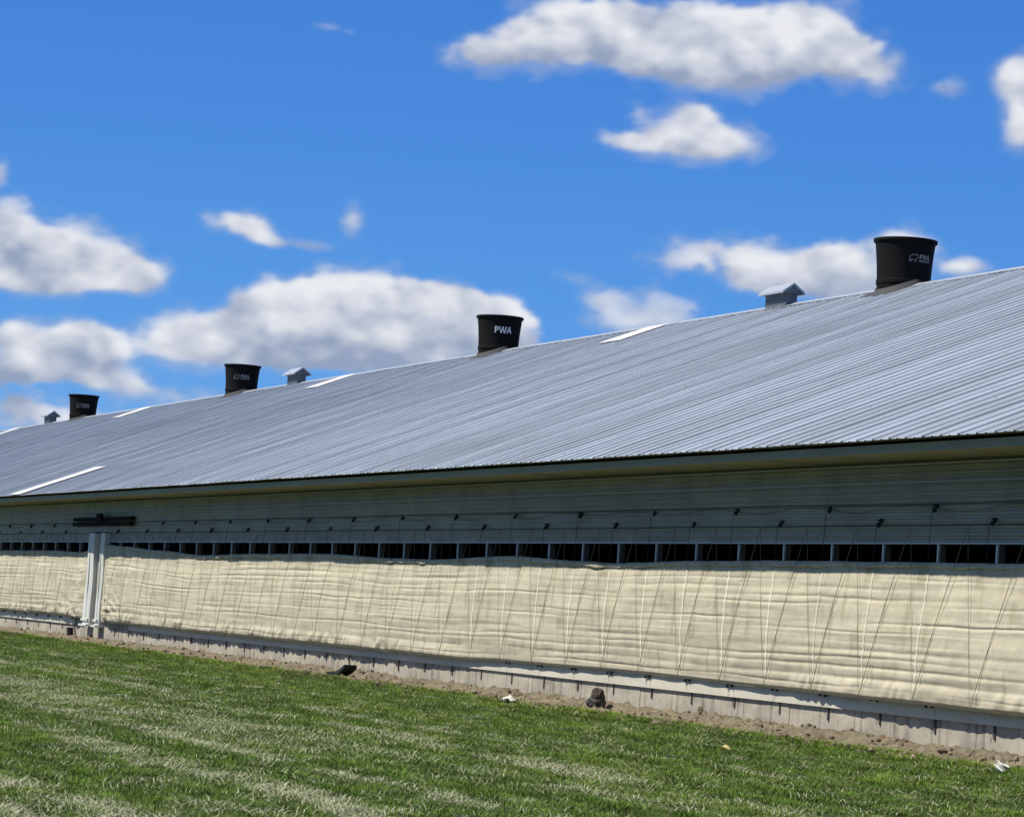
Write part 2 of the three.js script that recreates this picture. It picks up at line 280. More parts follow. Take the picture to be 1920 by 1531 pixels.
{
  const hd = new THREE.CylinderGeometry(.006, .008, .007, 6), all = [];
  for (let k = 0; ; k++) { const xb = X1 - k * SHEET; if (xb < -62) break; for (const s of [.35, 1.55, 2.75, 3.95, 5.15, 6.35]) for (const o of [.06, .24, .42]) if (rnd() < .5) { const x = xb - PITCH * .5 - o + rr(-.01, .01), s2 = s + rr(-.04, .04), p = roofPt(x, s2, .006 + wave(x, s2)); const g = hd.clone(); g.translate(...p); all.push(g); } }
  kind(part('roof_screws', mergeGeometries(all), ironMat, roof), 'stuff');
}
// eave: closure strip, fascia and soffit
for (let k = 0; ; k++) { const b = X1 - k * 3.66, a = b - 3.655; if (a < X0) break;
  part('eave_closure', new MB().box(a, EAVE_Y + .012, EAVE_Z - .105, b, EAVE_Y + .030, EAVE_Z - .08).geo(), trimMat, barn);
  const fz = EAVE_Z - .15 + rr(-.003, .003);
  part('fascia_board', new MB().box(a, EAVE_Y - .125, fz - .03, b, EAVE_Y - .032, fz).geo(), fasciaMat, barn);
  const dy = rr(-.006, .006);
  part('soffit_panel', new MB().box(a, 3.10 + dy, .012, b - .006, 3.112 + dy, EAVE_Z - .19).geo(), soffitMat, barn);
}
// siding above the opening: two courses of horizontally ribbed steel
const upperWall = group('upper_wall', barn);
function sidingGeo(x0, x1, y0, y1, z) {
  const m = new MB(), pts = []; const p = .0742;
  for (let y = y0; y < y1 - .02; y += p) { const t = Math.min(p, y1 - y); pts.push([z, y], [z, y + t * .42], [z - .011, y + t * .56], [z - .011, y + t * .86]); }
  pts.push([z, y1]);
  for (let i = 0; i < pts.length - 1; i++) { const [za, ya] = pts[i], [zb, yb] = pts[i + 1]; const sag = (x, y) => .002 * n3(x * .7, y * 3, 5);
    const ns = 4; for (let j = 0; j < ns; j++) { const a = lerp(x0, x1, j / ns), b = lerp(x0, x1, (j + 1) / ns); m.quad([a, ya, za + sag(a, ya)], [b, ya, za + sag(b, ya)], [b, yb, zb + sag(b, yb)], [a, yb, zb + sag(a, yb)], [a, ya], [b, ya], [b, yb], [a, yb]); } }
  return m.geo();
}
for (let k = 0; ; k++) { const b = X1 - k * 3.66, a = b - 3.652; if (a < X0) break;
  part('siding_sheet', sidingGeo(a, b, 2.20, 2.85, .0), sidingMat[Math.floor(rnd() * 3)], upperWall);
  part('siding_sheet', sidingGeo(a, b, 2.863, 3.075, .016), sidingMat[Math.floor(rnd() * 3)], upperWall);
  part('channel_trim', new MB().box(a, 3.052, .018, b, 3.066, .062).geo(), trimMat, upperWall);
  part('lap_trim', new MB().box(a, 2.852, .018, b, 2.862, .046).geo(), trimMat, upperWall);
  part('header_trim', new MB().box(a, 2.182, -.03, b, 2.199, .008).geo(), trimMat, upperWall);
}
part('wall_backing', new MB().box(X0, 2.2, -.09, X1, 3.2, -.03).geo(), insideMat, upperWall);
// studs in the opening, with the deeper post behind each
const studXs = []; for (let k = -12; ; k++) { const x = STUD0 - k * STUD; if (x > X1 - .5) continue; if (x < -122) break; studXs.push([k, x]); }
for (const [k, x] of studXs) {
  if (x > -66.3 && x < -64.3) continue;
  part('stud', new MB().box(x - .015, .43, -.032, x + .015, 2.18, -.012).geo(), studMat, barn);
  part('inner_post', new MB().box(x - .019, .43, -.105, x + .019, 2.18, -.034).geo(), postInMat, barn);
}
// inside and the far walls, so that only the opening lets light in
{
  const bz = 2 * RIDGE_Z;
  part('floor_slab', new MB().box(X0 + .2, -.3, bz + .2, X1 - .2, .02, -.21).geo(), insideMat, barn);
  part('ceiling', new MB().box(X0, 2.55, bz, X1, 2.6, -.1).geo(), insideMat, barn);
  part('rear_wall', new MB().box(X0, -.3, bz - .1, X1, EAVE_Y + .35, bz).geo(), sidingMat[0], barn);
  for (const [a, b] of [[X0 - .1, X0], [X1, X1 + .1]]) part('end_wall', prismX([[.0, -.3], [.0, EAVE_Y + .38], [RIDGE_Z, RIDGE_Y - .06], [bz - .1, EAVE_Y + .38], [bz - .1, -.3]], a, b), sidingMat[0], barn);
}
// foundation
const foundation = group('foundation', barn);
for (let k = 0; ; k++) { const b = X1 - k * .61, a = b - .606; if (a < -112) { part('foundation_run', new MB().box(X0, -.4, -.2, b - .004, .43, 0).geo(), concreteMat[0], foundation); break; }
  const z = rr(-.004, .003); part('foundation_panel', new MB().box(a, -.4, -.2, b, .43, z).geo(), concreteMat[Math.floor(rnd() * 4)], foundation); }
for (const [k, x] of studXs) { if (x > -66.9 && x < -63.8) continue; const l = rr(.07, .12); part('anchor_strap', new MB().box(x + .16, .245 - l, .002, x + .192, .32, .014).geo(), rustMat, barn); }
for (let k = 0; ; k++) { const b = X1 - k * STUD * 2 + .4, a = b - STUD * 2 + .006; if (a < -122) break; if (b > -66.2 && a < -64) continue; const d = rr(-.003, .003); part('skirt_board', new MB().box(a, .302, .006, b, .50, .037 + d).geo(), boardMat[k % 2], barn); }
part('pilaster', new MB().box(-65.34, -.3, -.02, -64.72, 2.18, .03).geo(), concreteMat[1], barn);

// pulleys and hooks fixed along the wall
const pulleyGeo = (() => { const m = new MB(); m.box(-.02, -.03, 0, .02, .05, .05); const w = new THREE.CylinderGeometry(.042, .042, .022, 14); w.rotateZ(Math.PI / 2); w.translate(.02, -.05, .07); const b = new THREE.CylinderGeometry(.012, .012, .1, 8); b.rotateX(Math.PI / 2); b.translate(0, .02, .05); return mergeGeometries([m.geo(), w.toNonIndexed(), b.toNonIndexed()]); })();
const hookGeo = (() => { const m = new MB(); m.box(-.10, -.012, 0, .10, .004, .035); m.box(-.10, -.04, .012, -.07, -.012, .035); m.box(.08, -.045, .012, .10, -.012, .035); return m.geo(); })();
const visStuds = studXs.filter(([k, x]) => x < -20 && x > -80 && !(x > -66.3 && x < -64));
for (const [k, x] of visStuds) {
  const up = ((k % 2) + 2) % 2 === 1, p = part('pulley', pulleyGeo, ironMat, barn); p.position.set(x, up ? 2.585 : 2.43, .012); p.rotation.z = rr(-.3, .3); p.scale.setScalar(rr(.5, .72));
  if (k % 1 === 0) { const h = part('rope_hook', hookGeo, ironMat, barn); h.position.set(x + .12, .455 + rr(-.008, .008), .04); h.rotation.z = rr(-.06, .06); h.scale.set(.75, .8, 1); }
}

// ------------------------------------------------------------------ curtains
const kf = (pts) => (x) => { let i = 0; while (i < pts.length - 2 && pts[i + 1][0] < x) i++; const t = clamp((x - pts[i][0]) / (pts[i + 1][0] - pts[i][0])), s = t * t * (3 - 2 * t); return lerp(pts[i][1], pts[i + 1][1], s); };
const rollTop = kf([[-112, 1.96], [-75.4, 1.97], [-69.5, 1.98], [-66.9, 1.95], [-64.6, 2.13], [-63.1, 2.09], [-60, 2.01], [-56.8, 1.93], [-53.2, 1.97], [-49.4, 1.99], [-45.5, 1.93], [-44, 1.92], [-40.5, 1.99], [-37.7, 1.93], [-36.7, 1.91], [-36, 1.93], [-34.3, 1.96], [-31.4, 1.98], [-26, 1.98], [-14, 1.96]]);
const hemY = kf([[-112, .48], [-73, .47], [-68.8, .49], [-66.3, .45], [-63, .43], [-59, .42], [-52, .425], [-45, .425], [-42.2, .42], [-40.5, .45], [-35.6, .475], [-31.9, .455], [-28.5, .445], [-26.5, .43], [-14, .43]]);
const hemZ = kf([[-112, .15], [-66, .15], [-60, .165], [-43.5, .16], [-41, .118], [-36, .108], [-31.5, .118], [-28.5, .185], [-14, .19]]);
const gather = kf([[-112, 1], [-60, 1], [-44, 1], [-41.5, .1], [-33, .05], [-30, .55], [-25, .8], [-14, .8]]);
const CRE = []; for (let i = 0; i < 13; i++) CRE.push({ y: .10 + i * .068 + rr(-.012, .012), a: rr(.003, .0085), w: rr(.009, .020), s: rr(0, 99) });
// fabric of one curtain: v runs from the top of the rolled edge to the gathered hem; returns a point of the cloth
function clothPoint(x, v, ends) {
  const yt = rollTop(x), yb = hemY(x), zb = hemZ(x), H = yt - .05 - yb;
  const endL = Math.exp(-Math.abs(x - ends[0]) / .9), endR = Math.exp(-Math.abs(x - ends[1]) / .9), end = Math.max(endL, endR);
  if (v < .1) { // loose roll over the cable
    const t = v / .1, ang = lerp(-1.9, 2.1, t), r = .048 + .018 * n3(x * 1.1, 3, 1) + .016 * n3(x * 2.6 + t * 2, t * 4, 2);
    return [x, yt - r + r * Math.cos(ang) + .006 * n3(x * 6, t * 4, 9), .055 + r * 1.15 * Math.sin(ang) + .01 * n3(x * .6, 4, 4)];
  }
  const t = (v - .1) / .9, f = t;                        // 0 top .. 1 hem
  let y = lerp(yt - .055, yb, f);
  let z = .085 + .05 * Math.sin(Math.PI * Math.min(1, f * 1.05)) + (zb - .085) * smooth(.1, 1, f);
  // bays belly out between the studs
  const ph = ((x - STUD0) / STUD) * 2 * Math.PI; z += -.008 * Math.cos(ph) * smooth(0, .3, f) * smooth(1, .7, f);
  // long creases that wander, fade in and out
  for (const c of CRE) { const yc = c.y + .022 * n3(x * .35, c.s, 1) + .008 * n3(x * 1.6, c.s, 2), d = (f - yc) / c.w, am = c.a * clamp(.55 + 1.5 * n3(x * .28, c.s, 5) + .35 * n3(x * 1.3, c.s, 7), 0, 1.4);
    if (Math.abs(d) < 5) z += am * (.45 * Math.exp(-(d - 2) * (d - 2) * .4) + .35 * Math.exp(-(d + 2) * (d + 2) * .4) - 1.2 * Math.exp(-d * d * 1.3)); }
  z += .019 * fbm(x * .26, y * 4.2, 1, 3) + .0055 * fbm(x * 4.5, y * 7, 6, 3);
  // slanting pulls towards the rope hooks
  const u = ((x - STUD0) / STUD); const q = u - Math.floor(u);
  z += .006 * Math.sin((q * 9 + f * 8)) * smooth(.72, .93, f) * (0.5 + n3(x * .5, 8, 8));
  // gathered hem: short upright pleats swelling at the bottom
  const gth = gather(x), hem = smooth(.84, .93, f) * (1 - .65 * smooth(.955, 1, f));
  const pl = Math.sin(x * 19 + 11 * n3(x * .9, 2, 2) + 4 * n3(x * 2.7, 6, 2) + f * 14);
  z += gth * hem * (.022 + .026 * pl * clamp(.5 + 1.6 * n3(x * 1.7, 5, 5), 0, 1.3) + .03 * n3(x * 2.6, 7, f * 3)) - .028 * smooth(.97, 1, f);
  y += -.004 * gth * smooth(.93, 1, f) * pl;
  // crumples where the cloth is bunched into the end posts
  z += end * (.085 * fbm(x * 1.6 + y * 1.3, y * 4.2 - x * .8, 9, 4) * smooth(0, .35, f) + .02 * fbm(x * 6, y * 9, 3, 3));
  y += end * .02 * n3(x * 5, y * 5, 1);
  const lowEnd = Math.max(Math.exp(-Math.abs(x - ends[0]) / 2.2), Math.exp(-Math.abs(x - ends[1]) / 2.2)) * smooth(.5, .8, f) * smooth(1, .93, f); z += lowEnd * .05 * (1 - 2.4 * Math.abs(n3((x * 1.1 + y * 2.2) * 1.5, (y - x * .25) * 2.2, 12)));
  const tuck = smooth(.75, .25, Math.min(Math.abs(x - ends[0]), Math.abs(x - ends[1]))); z = lerp(z, .085 + .2 * (z - .12), tuck);
  return [x, y, z];
}
function clothZ(x, y, ends) { const yt = rollTop(x) - .055, yb = hemY(x); return clothPoint(x, .1 + .9 * clamp((yt - y) / (yt - yb)), ends)[2]; }
function curtain(x0, x1, ropeTo, label) {
  const c = group('sidewall_curtain', scene);
  tag(c, label, 'curtain', 'barn sidewall curtains');
  const ends = [x0, x1], xs = [];
  for (let x = x1; x > x0; x -= lerp(.03, .06, smooth(26, 66, -x)) * (Math.min(x - x0, x1 - x) < 2 && x < -60 ? .6 : 1)) xs.push(x); xs.push(x0); xs.reverse();
  const nv = 205;
  part('fabric', smoothGrid(xs.length, nv, (i, j) => clothPoint(xs[i], (nv - 1 - j) / (nv - 1), ends), (i, j, p) => [p[0], p[1]]), clothMat, c);
  part('hem_rod', tube([[x0 + .05, hemY(x0) + .01, .07], ...xs.filter((_, i) => i % 30 === 15).map(x => [x, hemY(x) + .012, .06]), [x1 - .05, hemY(x1) + .01, .07]], .012, 120, 6), rustMat, c);
  const inside = (x) => x > x0 + .2 && x < x1 - .2 && x > ropeTo;
  for (const [k, x] of visStuds) {
    if (!inside(x)) continue;
    const up = ((k % 2) + 2) % 2 === 1;
    // lift rope from the pulley down to the rolled edge
    part('lift_rope', tube([[x, up ? 2.53 : 2.38, .085], [x + .02, rollTop(x) - .01, .115]], .0035), cableMat, c);
    // zigzag hold-down ropes: cable knot to this hook and to the next one away
    const kx = x - .43, ky = 2.372, hook = [x + .02, hemY(x) + .02, hemZ(x) + .045], next = [x - STUD + .02, hemY(x - STUD) + .02, hemZ(x - STUD) + .045];
    const run = (a, b, r) => { let B = 0; const need = (X, Y) => Y > rollTop(X) + .01 ? 0 : (Y > rollTop(X) - .1 ? .115 : clothZ(X, Y, ends)) + r + .003;
      for (let i = 1; i < 40; i++) { const t = i / 40, d = need(lerp(a[0], b[0], t), lerp(a[1], b[1], t)) - lerp(a[2], b[2], t); if (d > 0) B = Math.max(B, d / Math.sin(Math.PI * t)); }
      const pts = []; for (let i = 0; i <= 10; i++) { const t = i / 10; pts.push([lerp(a[0], b[0], t), lerp(a[1], b[1], t), lerp(a[2], b[2], t) + Math.min(B, .09) * Math.sin(Math.PI * t)]); } return tube(pts, r, 20, 5); };
    part('hold_down_rope', run([kx, ky, .09], hook, .0027), ropeMat, c);
    if (inside(x - STUD)) part('hold_down_rope', run([kx, ky, .09], next, .0038), ropeMat, c);
    // seam tape over each stud
    if (x > -47 && x < -27.5) { const m = new MB(), w = .02; let pr = null; for (let i = 0; i <= 60; i++) { const f = lerp(.14, .93, i / 60), a = clothPoint(x - w, f, ends), b = clothPoint(x + w, f, ends); const l = [a[0], a[1], a[2] + .004], r2 = [b[0], b[1], b[2] + .004]; if (pr) m.quad(l, r2, pr[1], pr[0]); pr = [l, r2]; } part('seam_tape', m.geo(1.2), x > -42 && x < -31 ? strapMat : fadedTapeMat, c); }
  }
  return c;
}
curtain(-64.62, -13.5, -64.2, 'long cream fabric sidewall curtain right of the white posts');
curtain(-110, -65.75, -79, 'cream fabric sidewall curtain left of the white posts, cut by the picture edge');

// ------------------------------------------------------------------ posts, track and cables on the wall
function endPost(x0, x1, flare, label) {
  const g = tag(group('curtain_end_post', scene, [(x0 + x1) / 2, .30, 0]), label, 'post', 'white curtain end posts');
  const w = (x1 - x0) / 2, m = new MB();
  // a folded channel, a little wider towards the foot
  const rings = []; for (let i = 0; i <= 10; i++) { const t = i / 10, y = t * 2.08, ww = w * lerp(flare, .9, t), z1 = .145 + .01 * Math.sin(t * 9), dx = -.05 * (1 - t); rings.push([[dx - ww, y, .0], [dx - ww, y, z1 - .03], [dx - ww + .04, y, z1], [dx + ww - .04, y, z1 + .004], [dx + ww, y, z1 - .02], [dx + ww, y, .0]]); }
  for (let i = 0; i < 10; i++) for (let j = 0; j < 5; j++) m.quad(rings[i][j], rings[i][j + 1], rings[i + 1][j + 1], rings[i + 1][j]);
  const tp = rings[10]; m.quad(tp[1], tp[2], tp[3], tp[4]); m.quad(tp[0], tp[1], tp[4], tp[5]);
  part('channel', m.geo(.6), whiteMat, g);
  part('centre_fold', new MB().box(-w * .18, .10, .147, w * .02, 2.02, .166).geo(), whiteMat, g);
  part('foot', new MB().box(-w * flare - .1, .0, .06, w * flare - .06, .045, .21).geo(), whiteMat, g);
  part('clamp', new MB().box(-w * flare - .04, .12, .15, w * flare - .08, .17, .185).geo(), whiteMat, g);
  part('top_cap', new MB().box(-w * .95, 2.082, 0, w * .95, 2.10, .16).geo(), ironMat, g);
  return g;
}
endPost(-65.90, -65.38, 1.22, 'wider white metal curtain end post, left one of the pair');
endPost(-64.80, -64.48, 1.15, 'narrow white metal curtain end post, right one of the pair');
{
  const g = tag(group('door_track', scene, [-65.05, 2.60, .02]), 'dark double-rail track with a block at its middle, on wall above white posts', 'track');
  part('rail', new MB().box(-2.62, .055, 0, 2.62, .135, .09).geo(), darkMat, g);
  part('rail', new MB().box(-2.66, -.055, 0, 2.58, .025, .09).geo(), darkMat, g);
  part('centre_block', new MB().box(-.22, .03, .092, .20, .21, .15).geo(), darkMat, g);
}
{
  const up = [], lo = []; for (let x = -120; x < -14; x += 1.22) { up.push([x, 2.622 + .012 * n3(x * .5, 1, 1), .05]); lo.push([x, 2.385 + .006 * n3(x * .5, 2, 1), .06]); }
  tag(part('winch_cable', tube(up, .006, 300, 5), cableMat, scene), 'upper dark cable running along the shaded siding under the eave', 'cable', 'winch cables on the wall');
  tag(part('winch_cable', tube(lo, .007, 300, 5), cableMat, scene), 'lower, thicker dark cable just above the dark opening', 'cable', 'winch cables on the wall');
  // slack cords looping from pulley to pulley
  const sl = []; for (const [k, x] of visStuds.slice().reverse()) if (((k % 2) + 2) % 2 === 1) { sl.push([x - .9, 2.60, .05], [x - .1, 2.585, .07], [x + .7, 2.545 + rr(-.03, .03), .05]); }
  tag(part('slack_cord', tube(sl, .003, 400, 5), cableMat, scene), 'thin slack cord looping between the upper pulleys', 'cord');
}

// ------------------------------------------------------------------ chimneys and ridge vents
function printTexture(draw, w = 512, h = 256) {
  const c = document.createElement('canvas'); c.width = w; c.height = h; const g = c.getContext('2d'); g.fillStyle = '#0a0a0b'; g.fillRect(0, 0, w, h); draw(g, w, h);
  const t = new THREE.CanvasTexture(c); t.colorSpace = THREE.SRGBColorSpace; return t;
}
const bigPrint = printTexture((g, w, h) => { g.fillStyle = '#c9c9cf'; g.font = 'bold 215px sans-serif'; g.textAlign = 'center'; g.textBaseline = 'middle'; g.setTransform(.98, 0, 0, 1, 5, 0); g.fillText('PWA', w / 2, h / 2 + 6); });
const logoPrint = printTexture((g, w, h) => {
  g.strokeStyle = '#8a8a8e'; g.lineWidth = 9; g.lineCap = 'round'; g.lineJoin = 'round';
  g.beginPath(); g.moveTo(22, 190); g.quadraticCurveTo(14, 110, 50, 88); g.quadraticCurveTo(100, 66, 138, 84); g.lineTo(162, 58); g.lineTo(166, 92); g.quadraticCurveTo(190, 110, 186, 128); g.lineTo(164, 136); g.quadraticCurveTo(156, 160, 150, 196); g.lineTo(132, 196); g.lineTo(124, 158); g.quadraticCurveTo(90, 168, 68, 156); g.lineTo(56, 196); g.lineTo(38, 196); g.lineTo(40, 150); g.stroke();
  g.fillStyle = '#8d8d92'; g.font = 'bold 118px sans-serif'; g.textBaseline = 'alphabetic'; g.textAlign = 'left'; g.fillText('PWA', 208, 150);
  g.fillStyle = '#6d6d71'; g.fillRect(208, 164, 268, 34);
}, 512, 256);
const ink = (map) => new THREE.MeshPhysicalMaterial({ side: THREE.DoubleSide, specularIntensity: .35, map, roughness: .8 }), bigMat = ink(bigPrint), logoMat = ink(logoPrint);
const RB = .465, RT = .528, CH = .80, CB = -.42;
function chimney(x, print, theta, arc, yc, hgt, label) {
  const g = tag(group('fan_chimney', scene, [x, RIDGE_Y, RIDGE_Z]), label, 'chimney', 'black fan chimneys along the roof ridge');
  const rad = (y) => lerp(RB, RT, clamp(y / CH, -.6, 1)) - (.012 * Math.sin(clamp(y / CH) * Math.PI));
  const pr = []; for (let i = 0; i <= 12; i++) { const y = lerp(CB, CH, i / 12); pr.push(new THREE.Vector2(rad(y), y)); }
  for (let i = 12; i >= 0; i--) { const y = lerp(CB, CH, i / 12); pr.push(new THREE.Vector2(rad(y) - .02, y)); }
  part('shell', new THREE.LatheGeometry(pr, 56), blackMat, g);
  part('rim', new THREE.LatheGeometry([[RT - .03, CH - .035], [RT + .022, CH - .035], [RT + .028, CH - .02], [RT + .028, CH + .004], [RT + .03, CH + .018], [RT - .03, CH + .018], [RT - .03, CH - .035]].map(p => new THREE.Vector2(...p)), 56), blackMat, g);
  part('base_band', new THREE.LatheGeometry([[RB + .002, .02], [RB + .014, .03], [RB + .016, .10], [RB + .002, .11]].map(p => new THREE.Vector2(...p)), 56), blackMat, g);
  const w = .46, d = .024;
  part('base_flashing', prismX([[w, -TANP * w + d], [.0, d + .01], [-w, -TANP * w + d], [-w, -TANP * w - .02], [0, -.02], [w, -TANP * w - .02]], -.68, .34), leadMat, g);
  const sk = new THREE.CylinderGeometry(RB + .02, .53, .34, 40, 1, true); { const p = sk.attributes.position; for (let i = 0; i < p.count; i++) if (p.getY(i) < 0) p.setY(i, -TANP * Math.abs(p.getZ(i)) + d + .006 - .02); else p.setY(i, -TANP * Math.abs(p.getZ(i)) + d + .09); sk.computeVertexNormals(); }
  part('collar', sk, leadMat, g);
  // fan inside the throat
  const fan = group('fan', g); for (let i = 0; i < 5; i++) { const b = part('blade', new THREE.BoxGeometry(.38, .012, .14), ironMat, fan); b.position.set(Math.cos(i * 1.2566) * .24, .25, Math.sin(i * 1.2566) * .24); b.rotation.set(.5, -i * 1.2566, 0, 'YXZ'); }
  part('hub', new THREE.CylinderGeometry(.08, .09, .12, 16), ironMat, fan).position.y = .25;
  // print on the shell
  const n = 20, mg = smoothGrid(n + 1, 2, (i, j) => { const a = theta + (i / n - .5) * arc / .515, y = yc + (j - .5) * hgt, r = rad(y) + .003; return [Math.sin(a) * r, y, Math.cos(a) * r]; }, (i, j) => [i / n, j]);
  part('print', mg, print, g);
  return g;
}
const dg = Math.PI / 180;
chimney(-45.57, logoMat, 96 * dg, .50, .47, .25, 'nearest and largest black round fan chimney, at the right on the ridge');
chimney(-64.75, bigMat, 79 * dg, .50, .48, .25, 'black fan chimney with large white PWA lettering');
chimney(-85.6, logoMat, 74 * dg, .56, .44, .27, 'black fan chimney with small logo, left of the small gabled ridge vent near picture middle');
chimney(-105.4, logoMat, 77 * dg, .56, .42, .27, 'farthest and smallest black fan chimney, at the left end of ridge');
function vent(x, s, label) {
  const g = tag(group('ridge_vent', scene, [x, RIDGE_Y, RIDGE_Z]), label, 'vent', 'small gabled ridge vents'); const L = .46 * s, W = .125 * s, H = .30 * s;
  part('box', new MB().box(-L, -.12, -W, L, H, W).geo(), ventMat, g);
  const RW = .25 * s, RL = .56 * s, e = H - .03, pk = H + .15 * s, t = .022;
  part('vent_roof', prismX([[RW, e], [0, pk], [-RW, e], [-RW, e - t * 1.8], [0, pk - t * 1.8], [RW, e - t * 1.8]], -RL, RL), capMat, g);
  part('gable_panel', prismX([[RW - .03, e - .03], [0, pk - .05], [-RW + .03, e - .03]], L - .02, RL - .03), ventMat, g);
  part('gable_panel', prismX([[RW - .03, e - .03], [0, pk - .05], [-RW + .03, e - .03]], -RL + .03, -L + .02), ventMat, g);
  for (let i = 0; i < 3; i++) part('louvre', new MB().box(-L + .06, .06 + i * .065, W + .002, L - .06, .10 + i * .065, W + .014).geo(), ventMat, g);
  return g;
}
vent(-50.25, .93, 'largest small gabled metal ridge vent, between the two nearest chimneys');
vent(-80.2, 1.0, 'small gabled metal ridge vent right of the third chimney, under the big cloud');
vent(-110.5, 1.0, 'tiny gabled metal ridge vent left of the farthest chimney');

// ------------------------------------------------------------------ things lying by the wall
{
  const lump = (r, sx, sy, sz, amp, s, det = 3) => { const g = new THREE.IcosahedronGeometry(r, det), p = g.attributes.position; for (let i = 0; i < p.count; i++) { const v = new THREE.Vector3().fromBufferAttribute(p, i).normalize(), k = r * (1 + amp * fbm(v.x * 1.6 + s, v.y * 1.6, v.z * 1.6, 3)); p.setXYZ(i, v.x * k * sx, v.y * k * sy, v.z * k * sz); } g.computeVertexNormals(); return g; };
  const rk = tag(group('rock', scene, [-36.28, 0.0, .42]), 'dark brown lumpy rock on the dirt against the concrete, right of picture middle', 'rock');
  const brown = std({ color: lin(.075, .05, .04), roughness: .8, map: grain(256, 256, [.3, .3], .5, 6, 24, 131) });
  const top = part('upper_lump', lump(.10, 1.0, 1.15, .95, .5, 4), brown, rk); top.position.set(.02, .135, 0);
  const mid = part('lower_lump', lump(.125, 1.25, .72, 1.0, .4, 9), std({ color: lin(.03, .026, .025), roughness: .75 }), rk); mid.position.set(-.01, .05, 0);
  const mt = tag(group('rubber_scrap', scene, [-46.3, -.02, .60]), 'bent black rubber scrap lying on the dirt at left of picture middle', 'rubber scrap');
  const blk = std({ color: lin(.008, .008, .009), roughness: .75 });
  const sheet = (pts, w, t) => { const m = new MB(); for (let i = 0; i < pts.length - 1; i++) { const [a, b] = pts[i], [c, d] = pts[i + 1]; m.quad([a, b, w], [c, d, w], [c, d + t, w], [a, b + t, w]); m.quad([a, b + t, w], [c, d + t, w], [c, d + t, -w], [a, b + t, -w]); m.quad([a, b, -w], [c, d, -w], [c, d, w], [a, b, w]); m.quad([c, d, -w], [a, b, -w], [a, b + t, -w], [c, d + t, -w]); } const e = pts[pts.length - 1], s = pts[0]; m.quad([e[0], e[1], w], [e[0], e[1], -w], [e[0], e[1] + t, -w], [e[0], e[1] + t, w]); m.quad([s[0], s[1], -w], [s[0], s[1], w], [s[0], s[1] + t, w], [s[0], s[1] + t, -w]); return m.geo(); };
  part('flat_end', sheet([[-.50, -.01], [-.25, .01], [.02, .02]], .10, .045), blk, mt);
  part('raised_end', sheet([[.0, .0], [.22, .05], [.44, .13]], .11, .06), blk, mt);
  const st = tag(group('pipe_stub', scene, [-67.15, -.03, .12]), 'short black pipe stub leaning against concrete below the white posts', 'pipe');
  const py = part('pipe', new THREE.CylinderGeometry(.075, .075, .27, 16), blk, st); py.position.y = .12; py.rotation.z = .09;
  part('collar', new THREE.CylinderGeometry(.083, .083, .03, 16), blk, st).position.set(-.012, .24, 0);
  const paper = (w, h, s, amp) => smoothGrid(9, 7, (i, j) => { const u = i / 8 - .5, v = j / 6 - .5; return [u * w, h * (.5 + amp * n3(u * 5 + s, v * 4, s)) + .25 * h * Math.cos(u * 9 + s), v * w * .7]; }, (i, j) => [i / 8, j / 6]);
  const pm = std({ color: lin(.58, .58, .54), roughness: .7 });
  const p1 = tag(part('paper_litter', paper(.30, .075, 1.3, 1.3), pm, scene), 'crumpled white paper at the grass edge below the middle of the curtain', 'litter', 'white litter'); p1.position.set(-37.6, -.05, 1.14);
  const p2 = tag(part('paper_litter', paper(.11, .09, 4.1, 1.5), pm, scene), 'white litter scrap at the grass edge by the right picture edge', 'litter', 'white litter'); p2.position.set(-24.3, -.04, 1.46); p2.rotation.set(.5, .4, .6);
  const leaf = smoothGrid(7, 5, (i, j) => { const u = i / 6 - .5, v = (j / 4 - .5) * Math.sqrt(Math.max(0, 1 - 4 * u * u * .96)); return [u * .09, .03 * Math.cos(u * 5) + .02 * v, v * .07]; }, (i, j) => [i / 6, j / 4]);
  const lf = tag(part('fallen_leaf', leaf, std({ color: lin(.60, .48, .20), roughness: .7 }), scene), 'small yellow fallen leaf on the lawn at lower right', 'leaf'); lf.position.set(-26.9, -.055, 3.1); lf.rotation.set(.6, .5, 0);
}

